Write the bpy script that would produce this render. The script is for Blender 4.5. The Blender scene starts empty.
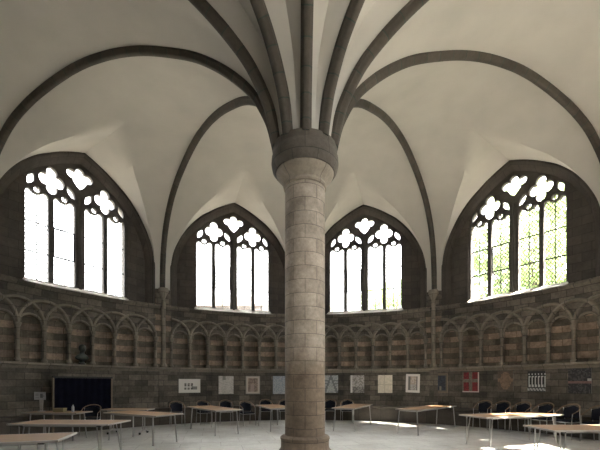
import bpy, bmesh, math, random
from mathutils import Vector, Matrix
random.seed(7)
sc = bpy.context.scene
COL = sc.collection
PI = math.pi
rad = math.radians

# ------------------------------------------------------------------ camera, sky, sun, exposure
F, CX, CY, CH, D = 364.0, 305.0, 383.0, 1.5, 6.6      # focal length in pixels, principal point, eye height, distance to the column
cam_d = bpy.data.cameras.new('camera')
cam = bpy.data.objects.new('camera', cam_d); COL.objects.link(cam)
cam.location = (0, 0, CH); cam.rotation_euler = (rad(90), 0, 0)
cam_d.sensor_width = 36; cam_d.lens = F / 600 * 36
cam_d.shift_x = -(CX - 300) / 600; cam_d.shift_y = (CY - 225) / 600
cam_d.clip_end = 500
sc.camera = cam

sc.view_settings.view_transform = 'Standard'
sc.view_settings.look = 'None'
sc.view_settings.gamma = 1
sc.view_settings.use_curve_mapping = False
sc.view_settings.exposure = 4.74
sc.cycles.max_bounces = 12
sc.cycles.diffuse_bounces = 7
sc.cycles.glossy_bounces = 4
sc.cycles.transparent_max_bounces = 16

world = bpy.data.worlds.new('sky'); sc.world = world
world.use_nodes = True
nt = world.node_tree; nt.nodes.clear()
wo = nt.nodes.new('ShaderNodeOutputWorld'); bg = nt.nodes.new('ShaderNodeBackground')
tc = nt.nodes.new('ShaderNodeTexCoord'); sep = nt.nodes.new('ShaderNodeSeparateXYZ')
rp = nt.nodes.new('ShaderNodeValToRGB')
rp.color_ramp.elements[0].position = 0.05; rp.color_ramp.elements[0].color = (0.30, 0.31, 0.325, 1)
rp.color_ramp.elements[1].position = 0.9; rp.color_ramp.elements[1].color = (1.0, 1.0, 1.0, 1)
nt.links.new(tc.outputs['Generated'], sep.inputs[0]); nt.links.new(sep.outputs['Z'], rp.inputs[0])
nt.links.new(rp.outputs[0], bg.inputs[0]); nt.links.new(bg.outputs[0], wo.inputs[0])
bg.inputs[1].default_value = 1.5

sun_d = bpy.data.lights.new('sun', 'SUN'); sun_d.energy = 6.5; sun_d.angle = rad(1.2); sun_d.color = (1, 0.93, 0.82)
sun = bpy.data.objects.new('sun', sun_d); COL.objects.link(sun)
_e = rad(59)
to_sun = Vector((0.945 * math.cos(_e), -0.327 * math.cos(_e), math.sin(_e)))
sun.rotation_euler = to_sun.to_track_quat('Z', 'Y').to_euler()
sun.location = (20, -10, 30)

OFF = -1.6                                            # the ring of bays is turned a little against the camera
CENTRES = [16.4, 52.4, 88.4, 124.4, 160.4, 196.4, 232.4, 268.4, 304.4, 340.4]   # bay centres, degrees clockwise from straight ahead
DOOR_BAY = 160.4
BLIND = (196.4, 232.4, 268.4)                    # bays without a window, on the church side
for a in CENTRES:                                     # sampling portals for the daylight in the window openings
    if a in BLIND: continue
    p = bpy.data.lights.new('window_daylight', 'AREA'); p.shape = 'RECTANGLE'; p.size = 2.9; p.size_y = 4.1
    p.cycles.is_portal = True
    po = bpy.data.objects.new('window_daylight', p); COL.objects.link(po)
    po.location = (9.04 * math.sin(rad(a)), D + 9.04 * math.cos(rad(a)), 6.4)
    inward = Vector((-math.sin(rad(a)), -math.cos(rad(a)), 0))
    po.rotation_euler = (-inward).to_track_quat('Z', 'Y').to_euler()

# ------------------------------------------------------------------ materials
def new_mat(name):
    m = bpy.data.materials.new(name); m.use_nodes = True
    b = m.node_tree.nodes['Principled BSDF']
    return m, m.node_tree, b

def plain(name, col, rough=0.6, metal=0.0, var=0.0, scale=6.0, bump=0.0):
    m, t, b = new_mat(name)
    b.inputs['Roughness'].default_value = rough; b.inputs['Metallic'].default_value = metal
    b.inputs['Base Color'].default_value = (*col, 1)
    if var or bump:
        c = t.nodes.new('ShaderNodeTexCoord'); n = t.nodes.new('ShaderNodeTexNoise')
        n.inputs['Scale'].default_value = scale; n.inputs['Detail'].default_value = 5
        t.links.new(c.outputs['Object'], n.inputs['Vector'])
        r = t.nodes.new('ShaderNodeValToRGB')
        r.color_ramp.elements[0].position = .3; r.color_ramp.elements[1].position = .7
        r.color_ramp.elements[0].color = (*[x * (1 - var) for x in col], 1)
        r.color_ramp.elements[1].color = (*[min(1, x * (1 + var)) for x in col], 1)
        t.links.new(n.outputs['Fac'], r.inputs[0]); t.links.new(r.outputs[0], b.inputs['Base Color'])
        if bump:
            bp = t.nodes.new('ShaderNodeBump'); bp.inputs['Strength'].default_value = bump; bp.inputs['Distance'].default_value = 0.02
            t.links.new(n.outputs['Fac'], bp.inputs['Height']); t.links.new(bp.outputs[0], b.inputs['Normal'])
    return m

def masonry(name, c1, c2, mortar, bw, bh, var=0.35, msize=0.008, band=None, stain=None, rough=0.85, bump=0.5, scale=1.6):
    """coursed stone on UVs measured in metres; band = (colour a, colour b, period) lays alternate courses in two stones"""
    m, t, b = new_mat(name); N, L = t.nodes, t.links
    b.inputs['Roughness'].default_value = rough
    uv = N.new('ShaderNodeUVMap'); uv.uv_map = 'UVMap'
    br = N.new('ShaderNodeTexBrick')
    br.inputs['Scale'].default_value = 1; br.inputs['Brick Width'].default_value = bw; br.inputs['Row Height'].default_value = bh
    br.inputs['Mortar Size'].default_value = msize; br.inputs['Mortar Smooth'].default_value = 0.3
    br.inputs['Color1'].default_value = (*c1, 1); br.inputs['Color2'].default_value = (*c2, 1); br.inputs['Mortar'].default_value = (*mortar, 1)
    L.new(uv.outputs[0], br.inputs['Vector'])
    colour = br.outputs['Color']
    if band:
        sp = N.new('ShaderNodeSeparateXYZ'); L.new(uv.outputs[0], sp.inputs[0])
        fl = N.new('ShaderNodeMath'); fl.operation = 'FLOOR'
        dv = N.new('ShaderNodeMath'); dv.operation = 'DIVIDE'; dv.inputs[1].default_value = bh
        L.new(sp.outputs['Y'], dv.inputs[0]); L.new(dv.outputs[0], fl.inputs[0])
        md = N.new('ShaderNodeMath'); md.operation = 'MODULO'; md.inputs[1].default_value = 2
        L.new(fl.outputs[0], md.inputs[0])
        cl = N.new('ShaderNodeMath'); cl.operation = 'LESS_THAN'; cl.inputs[1].default_value = 0.5
        L.new(md.outputs[0], cl.inputs[0])
        mx = N.new('ShaderNodeMix'); mx.data_type = 'RGBA'; mx.blend_type = 'MULTIPLY'; mx.inputs[0].default_value = 1
        mb = N.new('ShaderNodeMix'); mb.data_type = 'RGBA'
        mb.inputs[6].default_value = (*band[0], 1); mb.inputs[7].default_value = (*band[1], 1)
        L.new(cl.outputs[0], mb.inputs[0])
        L.new(colour, mx.inputs[6]); L.new(mb.outputs[2], mx.inputs[7]); colour = mx.outputs[2]
    tcn = N.new('ShaderNodeTexCoord')
    for sc_, amt in ((scale, var), (scale * 9, var * 0.6)):
        n = N.new('ShaderNodeTexNoise'); n.inputs['Scale'].default_value = sc_; n.inputs['Detail'].default_value = 6; n.inputs['Roughness'].default_value = .65
        L.new(tcn.outputs['Object'], n.inputs['Vector'])
        r = N.new('ShaderNodeValToRGB'); r.color_ramp.elements[0].position = .32; r.color_ramp.elements[1].position = .68
        lo, hi = 1 - amt, 1.0
        r.color_ramp.elements[0].color = (lo, lo, lo * .98, 1); r.color_ramp.elements[1].color = (hi, hi, hi, 1)
        L.new(n.outputs['Fac'], r.inputs[0])
        mm = N.new('ShaderNodeMix'); mm.data_type = 'RGBA'; mm.blend_type = 'MULTIPLY'; mm.inputs[0].default_value = 1
        L.new(colour, mm.inputs[6]); L.new(r.outputs[0], mm.inputs[7]); colour = mm.outputs[2]
    if stain:                                         # damp, grimy stone below a given height with a ragged edge
        h0, soft, tint = stain
        sp2 = N.new('ShaderNodeSeparateXYZ'); L.new(uv.outputs[0], sp2.inputs[0])
        n2 = N.new('ShaderNodeTexNoise'); n2.inputs['Scale'].default_value = 2.5; L.new(tcn.outputs['Object'], n2.inputs['Vector'])
        ad = N.new('ShaderNodeMath'); ad.operation = 'MULTIPLY_ADD'; ad.inputs[1].default_value = 0.9; L.new(n2.outputs['Fac'], ad.inputs[0]); L.new(sp2.outputs['Y'], ad.inputs[2])
        mr = N.new('ShaderNodeMapRange'); mr.inputs[1].default_value = h0 + .45 - soft; mr.inputs[2].default_value = h0 + .45 + soft
        L.new(ad.outputs[0], mr.inputs[0])
        ms = N.new('ShaderNodeMix'); ms.data_type = 'RGBA'; ms.inputs[6].default_value = (*tint, 1); ms.inputs[7].default_value = (1, 1, 1, 1)
        L.new(mr.outputs[0], ms.inputs[0])
        mm = N.new('ShaderNodeMix'); mm.data_type = 'RGBA'; mm.blend_type = 'MULTIPLY'; mm.inputs[0].default_value = 1
        L.new(colour, mm.inputs[6]); L.new(ms.outputs[2], mm.inputs[7]); colour = mm.outputs[2]
    L.new(colour, b.inputs['Base Color'])
    ht = N.new('ShaderNodeMath'); ht.operation = 'MULTIPLY_ADD'; ht.inputs[1].default_value = -0.6
    L.new(br.outputs['Fac'], ht.inputs[0]); L.new(n.outputs['Fac'], ht.inputs[2])
    bp = N.new('ShaderNodeBump'); bp.inputs['Strength'].default_value = bump; bp.inputs['Distance'].default_value = 0.015
    L.new(ht.outputs[0], bp.inputs['Height']); L.new(bp.outputs[0], b.inputs['Normal'])
    return m

def wood_mat(name, c1, c2, rough=0.45, scale=(1.2, 14, 14)):
    m, t, b = new_mat(name); N, L = t.nodes, t.links
    c = N.new('ShaderNodeTexCoord'); mp = N.new('ShaderNodeMapping'); mp.inputs['Scale'].default_value = scale
    n = N.new('ShaderNodeTexNoise'); n.inputs['Scale'].default_value = 1.6; n.inputs['Detail'].default_value = 6
    r = N.new('ShaderNodeValToRGB'); r.color_ramp.elements[0].color = (*c1, 1); r.color_ramp.elements[1].color = (*c2, 1)
    r.color_ramp.elements[0].position = .3; r.color_ramp.elements[1].position = .7
    L.new(c.outputs['Object'], mp.inputs[0]); L.new(mp.outputs[0], n.inputs['Vector']); L.new(n.outputs['Fac'], r.inputs[0]); L.new(r.outputs[0], b.inputs['Base Color'])
    b.inputs['Roughness'].default_value = rough
    return m

M = {}
M['plaster'] = plain('plaster', (0.475, 0.448, 0.402), 0.9, var=0.06, scale=1.3, bump=0.08)
M['rib'] = masonry('rib_stone', (0.10, 0.083, 0.066), (0.065, 0.054, 0.043), (0.05, 0.064, 0.052), 0.36, 5.0, var=.35, msize=.012)
M['wall'] = masonry('wall_stone', (0.26, 0.22, 0.172), (0.10, 0.086, 0.07), (0.055, 0.046, 0.038), 0.43, 0.20, var=.6)
M['band'] = masonry('banded_stone', (1.0, .96, .92), (.50, .49, .48), (.45, .42, .38), 0.43, 0.20, var=.6, band=((0.50, 0.38, 0.295), (0.26, 0.23, 0.175)))
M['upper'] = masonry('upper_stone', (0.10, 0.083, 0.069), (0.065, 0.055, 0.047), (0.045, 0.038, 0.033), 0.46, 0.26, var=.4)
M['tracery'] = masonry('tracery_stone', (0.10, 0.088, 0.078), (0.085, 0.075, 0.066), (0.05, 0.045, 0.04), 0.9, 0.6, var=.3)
M['carved'] = masonry('carved_stone', (0.30, 0.258, 0.203), (0.21, 0.18, 0.145), (0.1, 0.087, 0.07), 0.6, 0.3, var=.4)
M['column'] = masonry('column_stone', (0.60, 0.50, 0.41), (0.45, 0.375, 0.305), (0.24, 0.20, 0.165), 0.43, 0.235, var=.5, msize=.006, stain=(1.95, .35, (.55, .49, .43)))
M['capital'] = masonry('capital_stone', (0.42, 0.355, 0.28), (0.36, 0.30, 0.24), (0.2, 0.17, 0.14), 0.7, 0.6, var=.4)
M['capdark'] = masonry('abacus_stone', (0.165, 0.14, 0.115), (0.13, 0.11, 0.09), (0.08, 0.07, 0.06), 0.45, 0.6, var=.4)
M['floor'] = masonry('floor_slabs', (0.78, 0.765, 0.735), (0.70, 0.685, 0.66), (0.48, 0.47, 0.45), 0.95, 0.62, var=.2, msize=.006, rough=.27, bump=.06)
M['floor'].node_tree.nodes['Principled BSDF'].inputs['Specular IOR Level'].default_value = .85
M['bench'] = masonry('bench_stone', (0.115, 0.095, 0.077), (0.085, 0.07, 0.058), (0.05, 0.043, 0.036), 0.9, 0.7, var=.4)
M['sill'] = plain('skylit_sill', (0.62, 0.58, 0.52), .8, var=.15, scale=4)  # whitened to stand in for sun and sky light on the sills
M['lead'] = plain('lead', (0.05, 0.05, 0.055), .6)
M['iron'] = plain('iron', (0.04, 0.04, 0.042), .5, 0.4)
M['chrome'] = plain('satin_steel', (0.42, 0.41, 0.40), .32, .9)
M['black'] = plain('black_plastic', (0.015, 0.015, 0.016), .5)
M['top_wood'] = wood_mat('table_wood', (0.19, 0.105, 0.052), (0.27, 0.16, 0.085), .6)
M['top_wood'].node_tree.nodes['Principled BSDF'].inputs['Specular IOR Level'].default_value = .25
M['edge'] = plain('pale_edge', (0.35, 0.315, 0.28), .6)
M['rail'] = wood_mat('bentwood', (0.13, 0.075, 0.04), (0.2, 0.12, 0.065), .45)
M['pad'] = plain('dark_blue_fabric', (0.012, 0.013, 0.02), .9, var=.3, scale=40)
M['cloth'] = plain('black_cloth', (0.0045, 0.005, 0.011), .95, var=.3, scale=5)
M['cloth'].node_tree.nodes['Principled BSDF'].inputs['Specular IOR Level'].default_value = .1
M['pad'].node_tree.nodes['Principled BSDF'].inputs['Specular IOR Level'].default_value = .2
M['oak'] = wood_mat('dark_oak', (0.06, 0.035, 0.02), (0.11, 0.065, 0.038), .5)
M['postwood'] = wood_mat('board_post_wood', (0.14, 0.10, 0.065), (0.2, 0.145, 0.095), .5)
M['bronze'] = plain('bronze', (0.035, 0.04, 0.036), .45, .3, var=.4, scale=12)
M['leaf'] = plain('leaves', (0.19, 0.25, 0.11), .6, var=.35, scale=2.2)
_t = M['leaf'].node_tree; _b = _t.nodes['Principled BSDF']; _tl = _t.nodes.new('ShaderNodeBsdfTranslucent'); _tl.inputs[0].default_value = (.30, .38, .16, 1)
_mx = _t.nodes.new('ShaderNodeMixShader'); _mx.inputs[0].default_value = .45
_t.links.new(_b.outputs[0], _mx.inputs[1]); _t.links.new(_tl.outputs[0], _mx.inputs[2]); _t.links.new(_mx.outputs[0], _t.nodes['Material Output'].inputs[0])
M['bark'] = plain('bark', (0.09, 0.07, 0.05), .9, var=.3, scale=8, bump=.5)
M['grass'] = plain('neutral_ground', (0.15, 0.14, 0.12), .9, var=.2, scale=.8)  # neutral grey in place of grass, set for the light it bounces indoors
M['ext'] = masonry('pale_building_stone', (0.23, 0.185, 0.17), (0.18, 0.145, 0.135), (0.12, 0.1, 0.09), 0.8, 0.35, var=.25)
M['slate'] = masonry('blocking_roof_slates', (0.15, 0.15, 0.16), (0.12, 0.12, 0.13), (0.07, 0.07, 0.075), 0.4, 0.3, var=.25)
M['bunker'] = plain('dark_window_glass', (0.03, 0.035, 0.04), .15)
m, t, b = new_mat('window_glass')
t.nodes.remove(b)
tr = t.nodes.new('ShaderNodeBsdfTransparent'); tr.inputs[0].default_value = (.97, .98, .97, 1)
gl = t.nodes.new('ShaderNodeBsdfGlossy'); gl.inputs['Roughness'].default_value = .08
mxs = t.nodes.new('ShaderNodeMixShader'); mxs.inputs[0].default_value = .05
t.links.new(tr.outputs[0], mxs.inputs[1]); t.links.new(gl.outputs[0], mxs.inputs[2]); t.links.new(mxs.outputs[0], t.nodes['Material Output'].inputs[0])
M['glass'] = m

# ------------------------------------------------------------------ mesh helpers
def obj(name, bm, mats, parent=None, smooth=False, uv=None, loc=None):
    if not isinstance(mats, (list, tuple)): mats = [mats]
    if uv: set_uv(bm, uv)
    me = bpy.data.meshes.new(name)
    bmesh.ops.recalc_face_normals(bm, faces=bm.faces) if smooth != 'keep' else None
    bm.to_mesh(me); bm.free()
    for k in mats: me.materials.append(M[k] if isinstance(k, str) else k)
    if smooth:
        for p in me.polygons: p.use_smooth = True
        try: me.set_sharp_from_angle(angle=rad(38))
        except Exception: pass
    o = bpy.data.objects.new(name, me); COL.objects.link(o)
    if parent: o.parent = parent
    if loc: o.location = loc
    return o

def set_uv(bm, fn):
    L = bm.loops.layers.uv.get('UVMap') or bm.loops.layers.uv.new('UVMap')
    for f in bm.faces:
        n = f.normal
        for l in f.loops: l[L].uv = fn(l.vert.co, n)

def uv_box(co, n):
    a = (abs(n.x), abs(n.y), abs(n.z))
    if a[2] >= a[0] and a[2] >= a[1]: return (co.x, co.y)
    if a[1] >= a[0]: return (co.x, co.z)
    return (co.y, co.z)

def uv_ring(co, n):                                    # bay-local ring: arc length, height
    r = math.hypot(co.x, co.y)
    if abs(n.z) > .8: return (math.atan2(co.x, co.y) * 8.55, r)
    return (math.atan2(co.x, co.y) * 8.55, co.z)

def uv_lathe(R):
    def fn(co, n): return (math.atan2(co.x, -co.y) * R, co.z)
    return fn

def box(bm, x0, x1, y0, y1, z0, z1, mi=0):
    vs = [bm.verts.new(p) for p in ((x0,y0,z0),(x1,y0,z0),(x1,y1,z0),(x0,y1,z0),(x0,y0,z1),(x1,y0,z1),(x1,y1,z1),(x0,y1,z1))]
    for q in ((0,3,2,1),(4,5,6,7),(0,1,5,4),(1,2,6,5),(2,3,7,6),(3,0,4,7)):
        f = bm.faces.new([vs[i] for i in q]); f.material_index = mi
    return vs

def bevel_all(bm, w, seg=2):
    bmesh.ops.bevel(bm, geom=bm.edges[:], offset=w, segments=seg, affect='EDGES', profile=.5)

def lathe(bm, prof, n=32, mi=0, cx=0, cy=0):
    rings = []
    for r, z in prof:
        rings.append([bm.verts.new((cx + r * math.sin(2*PI*k/n), cy + r * math.cos(2*PI*k/n), z)) for k in range(n)] if r > 1e-5 else [bm.verts.new((cx, cy, z))])
    for a, b_ in zip(rings, rings[1:]):
        for k in range(n):
            k2 = (k + 1) % n
            if len(a) == 1 and len(b_) == 1: continue
            if len(a) == 1: f = bm.faces.new([a[0], b_[k2], b_[k]])
            elif len(b_) == 1: f = bm.faces.new([a[k], a[k2], b_[0]])
            else: f = bm.faces.new([a[k], a[k2], b_[k2], b_[k]])
            f.material_index = mi

def tube(bm, pts, r, n=8, closed=False, mi=0, squash=None, rad_fn=None):
    pts = [Vector(p) for p in pts]; N = len(pts); rings = []
    prev = None
    for i, p in enumerate(pts):
        t_ = ((pts[(i+1) % N] - pts[i-1]) if closed else (pts[min(i+1, N-1)] - pts[max(i-1, 0)])).normalized()
        if prev is None:
            ref = Vector((0, 0, 1)) if abs(t_.z) < .9 else Vector((1, 0, 0))
            nx = t_.cross(ref).normalized()
        else:
            nx = (prev - t_ * prev.dot(t_)).normalized()
        prev = nx; ny = t_.cross(nx)
        rr = rad_fn(i / (N - 1)) * r if rad_fn else r
        s1, s2 = squash if squash else (1, 1)
        rings.append([bm.verts.new(p + nx * math.cos(2*PI*k/n) * rr * s1 + ny * math.sin(2*PI*k/n) * rr * s2) for k in range(n)])
    prs = list(zip(rings, rings[1:])) + ([(rings[-1], rings[0])] if closed else [])
    for a, b_ in prs:
        for k in range(n):
            f = bm.faces.new([a[k], a[(k+1) % n], b_[(k+1) % n], b_[k]]); f.material_index = mi
    if not closed:
        bm.faces.new(rings[0][::-1]).material_index = mi; bm.faces.new(rings[-1]).material_index = mi

def catmull(P, per=6):
    out = []
    P = [P[0]] + list(P) + [P[-1]]
    for i in range(1, len(P) - 2):
        p0, p1, p2, p3 = P[i-1], P[i], P[i+1], P[i+2]
        for k in range(per):
            t_ = k / per
            out.append(tuple(.5 * ((2*b_) + (-a + c) * t_ + (2*a - 5*b_ + 4*c - d_) * t_*t_ + (-a + 3*b_ - 3*c + d_) * t_**3) for a, b_, c, d_ in zip(p0, p1, p2, p3)))
    out.append(tuple(P[-2]))
    return out

def empty(name, loc=(0, 0, 0), rz=0):
    o = bpy.data.objects.new(name, None); COL.objects.link(o); o.location = loc; o.rotation_euler = (0, 0, rz)
    o.empty_display_size = .2
    return o

def tag(o, label, cat, group=None):
    o['label'] = label; o['category'] = cat
    if group: o['group'] = group
    return o

def copy_tree(o, parent=None):
    c = o.copy(); COL.objects.link(c); c.parent = parent
    for ch in list(o.children): copy_tree(ch, c)
    return c

def flat_fill(outer, holes, y0, y1, bevel=0.0):
    """a slab in the XZ plane between depths y0 and y1 with holes cut through (2-D curve filled, then taken as a mesh)"""
    cu = bpy.data.curves.new('outline', 'CURVE'); cu.dimensions = '2D'; cu.fill_mode = 'BOTH'
    cu.extrude = (y1 - y0) / 2 - bevel; cu.bevel_depth = bevel; cu.bevel_resolution = 1; cu.offset = -bevel
    for pts in [outer] + holes:
        s = cu.splines.new('POLY'); s.points.add(len(pts) - 1)
        for p, q in zip(s.points, pts): p.co = (q[0], q[1], 0, 1)
        s.use_cyclic_u = True
    o = bpy.data.objects.new('outline', cu)
    COL.objects.link(o)
    dg = bpy.context.evaluated_depsgraph_get(); dg.update()
    me = o.evaluated_get(dg).to_mesh()
    bm = bmesh.new(); bm.from_mesh(me); o.evaluated_get(dg).to_mesh_clear()
    bpy.data.objects.remove(o); bpy.data.curves.remove(cu)
    bmesh.ops.remove_doubles(bm, verts=bm.verts, dist=1e-5)
    for v in bm.verts: v.co = Vector((v.co.x, (y0 + y1) / 2 - v.co.z, v.co.y))
    bm.normal_update()
    return bm

# ------------------------------------------------------------------ vault: shape of ribs, webs and window arches
PROFILE = [(.50,5.70),(.55,5.95),(.68,6.4),(.98,6.95),(1.35,7.36),(1.8,7.74),(2.3,8.06),(2.9,8.32),(3.6,8.56),(4.3,8.70),(5.0,8.74),(5.5,8.70),
           (5.9,8.62),(6.4,8.48),(7.0,8.25),(7.6,7.88),(8.1,7.32),(8.4,6.72),(8.57,6.0),(8.62,5.4),(8.63,4.9)]
PROF = catmull(PROFILE, 6)
KR = 12 * 6                                            # index of the point where the window cells begin
ARCH = [(8.62,0),(8.52,.24),(8.42,.46),(8.28,.72),(8.10,1.00),(7.88,1.31),(7.5,1.68),(7.11,1.95),(6.8,2.12),(6.4,2.28),(5.9,2.37),(5.4,2.38),(4.9,2.38)]
ARCHF = catmull(ARCH, 8)
def arch_w(Y):
    if Y >= 8.62: return 0
    for (a, wa), (b_, wb) in zip(ARCHF, ARCHF[1:]):
        if b_ <= Y <= a: return wa + (wb - wa) * (a - Y) / max(1e-9, a - b_)
    return 2.38

def grid(bm, rows):
    prev = None
    for r in rows:
        vs = [bm.verts.new(p) for p in r]
        if prev:
            for i in range(len(vs) - 1):
                try: bm.faces.new([prev[i], prev[i+1], vs[i+1], vs[i]])
                except ValueError: pass
        prev = vs

CORNERS = [-1.6, 34.4, 70.3, 106.4, 142.4, 178.4, 214.4, 250.4, 287.9, 322.4]   # the ribs are not spaced quite evenly
def build_ceiling():
    bm = bmesh.new()
    for a in CENTRES:
        fr = rad(a)
        for sgn in (1, -1):
            H = rad(min(abs((c - a + 180) % 360 - 180) for c in CORNERS if sgn * ((c - a + 180) % 360 - 180) > 0))
            rows, lun = [], []
            for i, (s, Y) in enumerate(PROF):
                p0 = PROF[max(0, i-1)]; p1 = PROF[min(len(PROF)-1, i+1)]
                tx, ty = p1[0]-p0[0], p1[1]-p0[1]; L_ = math.hypot(tx, ty); nx, ny = -ty / L_, tx / L_
                outer = i >= KR
                w = arch_w(Y) if outer else 0
                psi0 = math.asin(min(.999, w / s)) if outer else 0
                bmp = .26 * max(0, min(1, (s - .5) / .35)) * max(0, 1 - s / 4.6) if not outer else 0
                row = []
                for k in range(9):
                    psi = psi0 + (H - psi0) * k / 8
                    q = bmp * (1 - psi / H)
                    ss, yy = s + nx * q, Y + ny * q
                    ang = fr + sgn * psi
                    row.append((ss * math.sin(ang), D + ss * math.cos(ang), yy))
                rows.append(row)
                if outer:
                    dg_ = math.sqrt(max(0, s*s - w*w)); r2 = []
                    for k in range(5):
                        dd = dg_ + (8.56 - dg_) * k / 4
                        x, y = sgn * w, dd
                        r2.append((x * math.cos(fr) + y * math.sin(fr), D + y * math.cos(fr) - x * math.sin(fr), Y))
                    lun.append(r2)
            grid(bm, rows); grid(bm, lun)
    bmesh.ops.remove_doubles(bm, verts=bm.verts, dist=1e-4)
    bm.normal_update()
    for f in bm.faces:                                 # plaster faces look into the room
        c = f.calc_center_median()
        ref = Vector((0, D, 4.5)) if math.hypot(c.x, c.y - D) > 3.5 else Vector((c.x * 3, D + (c.y - D) * 3, 5.5))
        if f.normal.dot(ref - c) < 0: f.normal_flip()
    o = obj('ceiling', bm, 'plaster', smooth='keep')
    o['kind'] = 'structure'
    return o
ceiling = build_ceiling()

def rib_bm():                                          # in the plane x = 0, running out along +y from the column
    bm = bmesh.new(); L = bm.loops.layers.uv.new('UVMap')
    sec = [(-.095, -.04), (-.095, .03), (-.07, .055), (-.058, .09), (-.03, .11), (.03, .11), (.058, .09), (.07, .055), (.095, .03), (.095, -.04)]
    rings, ln = [], 0; lens = []
    for i, (s, Y) in enumerate(PROF):
        p0 = PROF[max(0, i-1)]; p1 = PROF[min(len(PROF)-1, i+1)]
        tx, ty = p1[0]-p0[0], p1[1]-p0[1]; l = math.hypot(tx, ty); nx, ny = ty / l, -tx / l
        if i: ln += math.hypot(s - PROF[i-1][0], Y - PROF[i-1][1])
        lens.append(ln)
        rings.append([bm.verts.new((a, s + nx * d_, Y + ny * d_)) for a, d_ in sec])
    for i in range(len(rings) - 1):
        for k in range(len(sec) - 1):
            f = bm.faces.new([rings[i][k], rings[i][k+1], rings[i+1][k+1], rings[i+1][k]])
            for lp, (u, v) in zip(f.loops, ((lens[i], k*.03), (lens[i], k*.03+.03), (lens[i+1], k*.03+.03), (lens[i+1], k*.03))): lp[L].uv = (u, v + .2)
    bm.faces.new(rings[0][::-1]); bm.faces.new(rings[-1])
    return bm
rib0 = obj('rib', rib_bm(), 'rib', ceiling, smooth=True); rib0.location = (0, D, 0)
for i in range(10):
    r = rib0 if i == 0 else rib0.copy()
    if i: COL.objects.link(r)
    r.parent = ceiling; r.rotation_euler = (0, 0, -rad(CORNERS[i]))
# unseen roof over the vault, added to stop daylight leaking in
bm = bmesh.new()
lathe(bm, [(0, 11.6), (9.55, 9.38), (9.55, 9.2), (0, 9.3)], 10)
for v in bm.verts: v.co.y += D
rf = obj('leak_blocking_roof', bm, 'slate', ceiling, uv=uv_box)

# ------------------------------------------------------------------ floor and bench
bm = bmesh.new()
lathe(bm, [(0, -.25), (9.3, -.25), (9.3, 0), (0, 0)], 80)
fl = obj('floor', bm, 'floor', uv=lambda c, n: (c.x * math.cos(.25) + c.y * math.sin(.25), c.y * math.cos(.25) - c.x * math.sin(.25)))
fl.location = (0, D, 0); fl['kind'] = 'structure'

RW = 8.55
def ring_sector(bm, prof, a0, a1, n):                  # prof: closed (radius, height) outline
    rings = []
    for k in range(n + 1):
        a = a0 + (a1 - a0) * k / n
        rings.append([bm.verts.new((r * math.sin(a), r * math.cos(a), z)) for r, z in prof])
    m_ = len(prof)
    for A, B in zip(rings, rings[1:]):
        for i in range(m_): bm.faces.new([A[i], A[(i+1) % m_], B[(i+1) % m_], B[i]])
    if abs(a1 - a0) < 2*PI - .01:
        bm.faces.new(rings[0][::-1]); bm.faces.new(rings[-1])

# ------------------------------------------------------------------ one bay of the wall, built once and turned round the column
ST = rad(4.6); CELL = ST * RW; HALF = rad(18)
Y_L, Y_S, Y_T = 2.08, 3.13, 4.38                        # ledge, springing of the niche heads, top of the arcade wall
def P(a, y, dep=0):                                     # arc position (m), height, depth behind the wall face
    ang = a / RW
    return ((RW + dep) * math.sin(ang), (RW + dep) * math.cos(ang), y)

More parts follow.
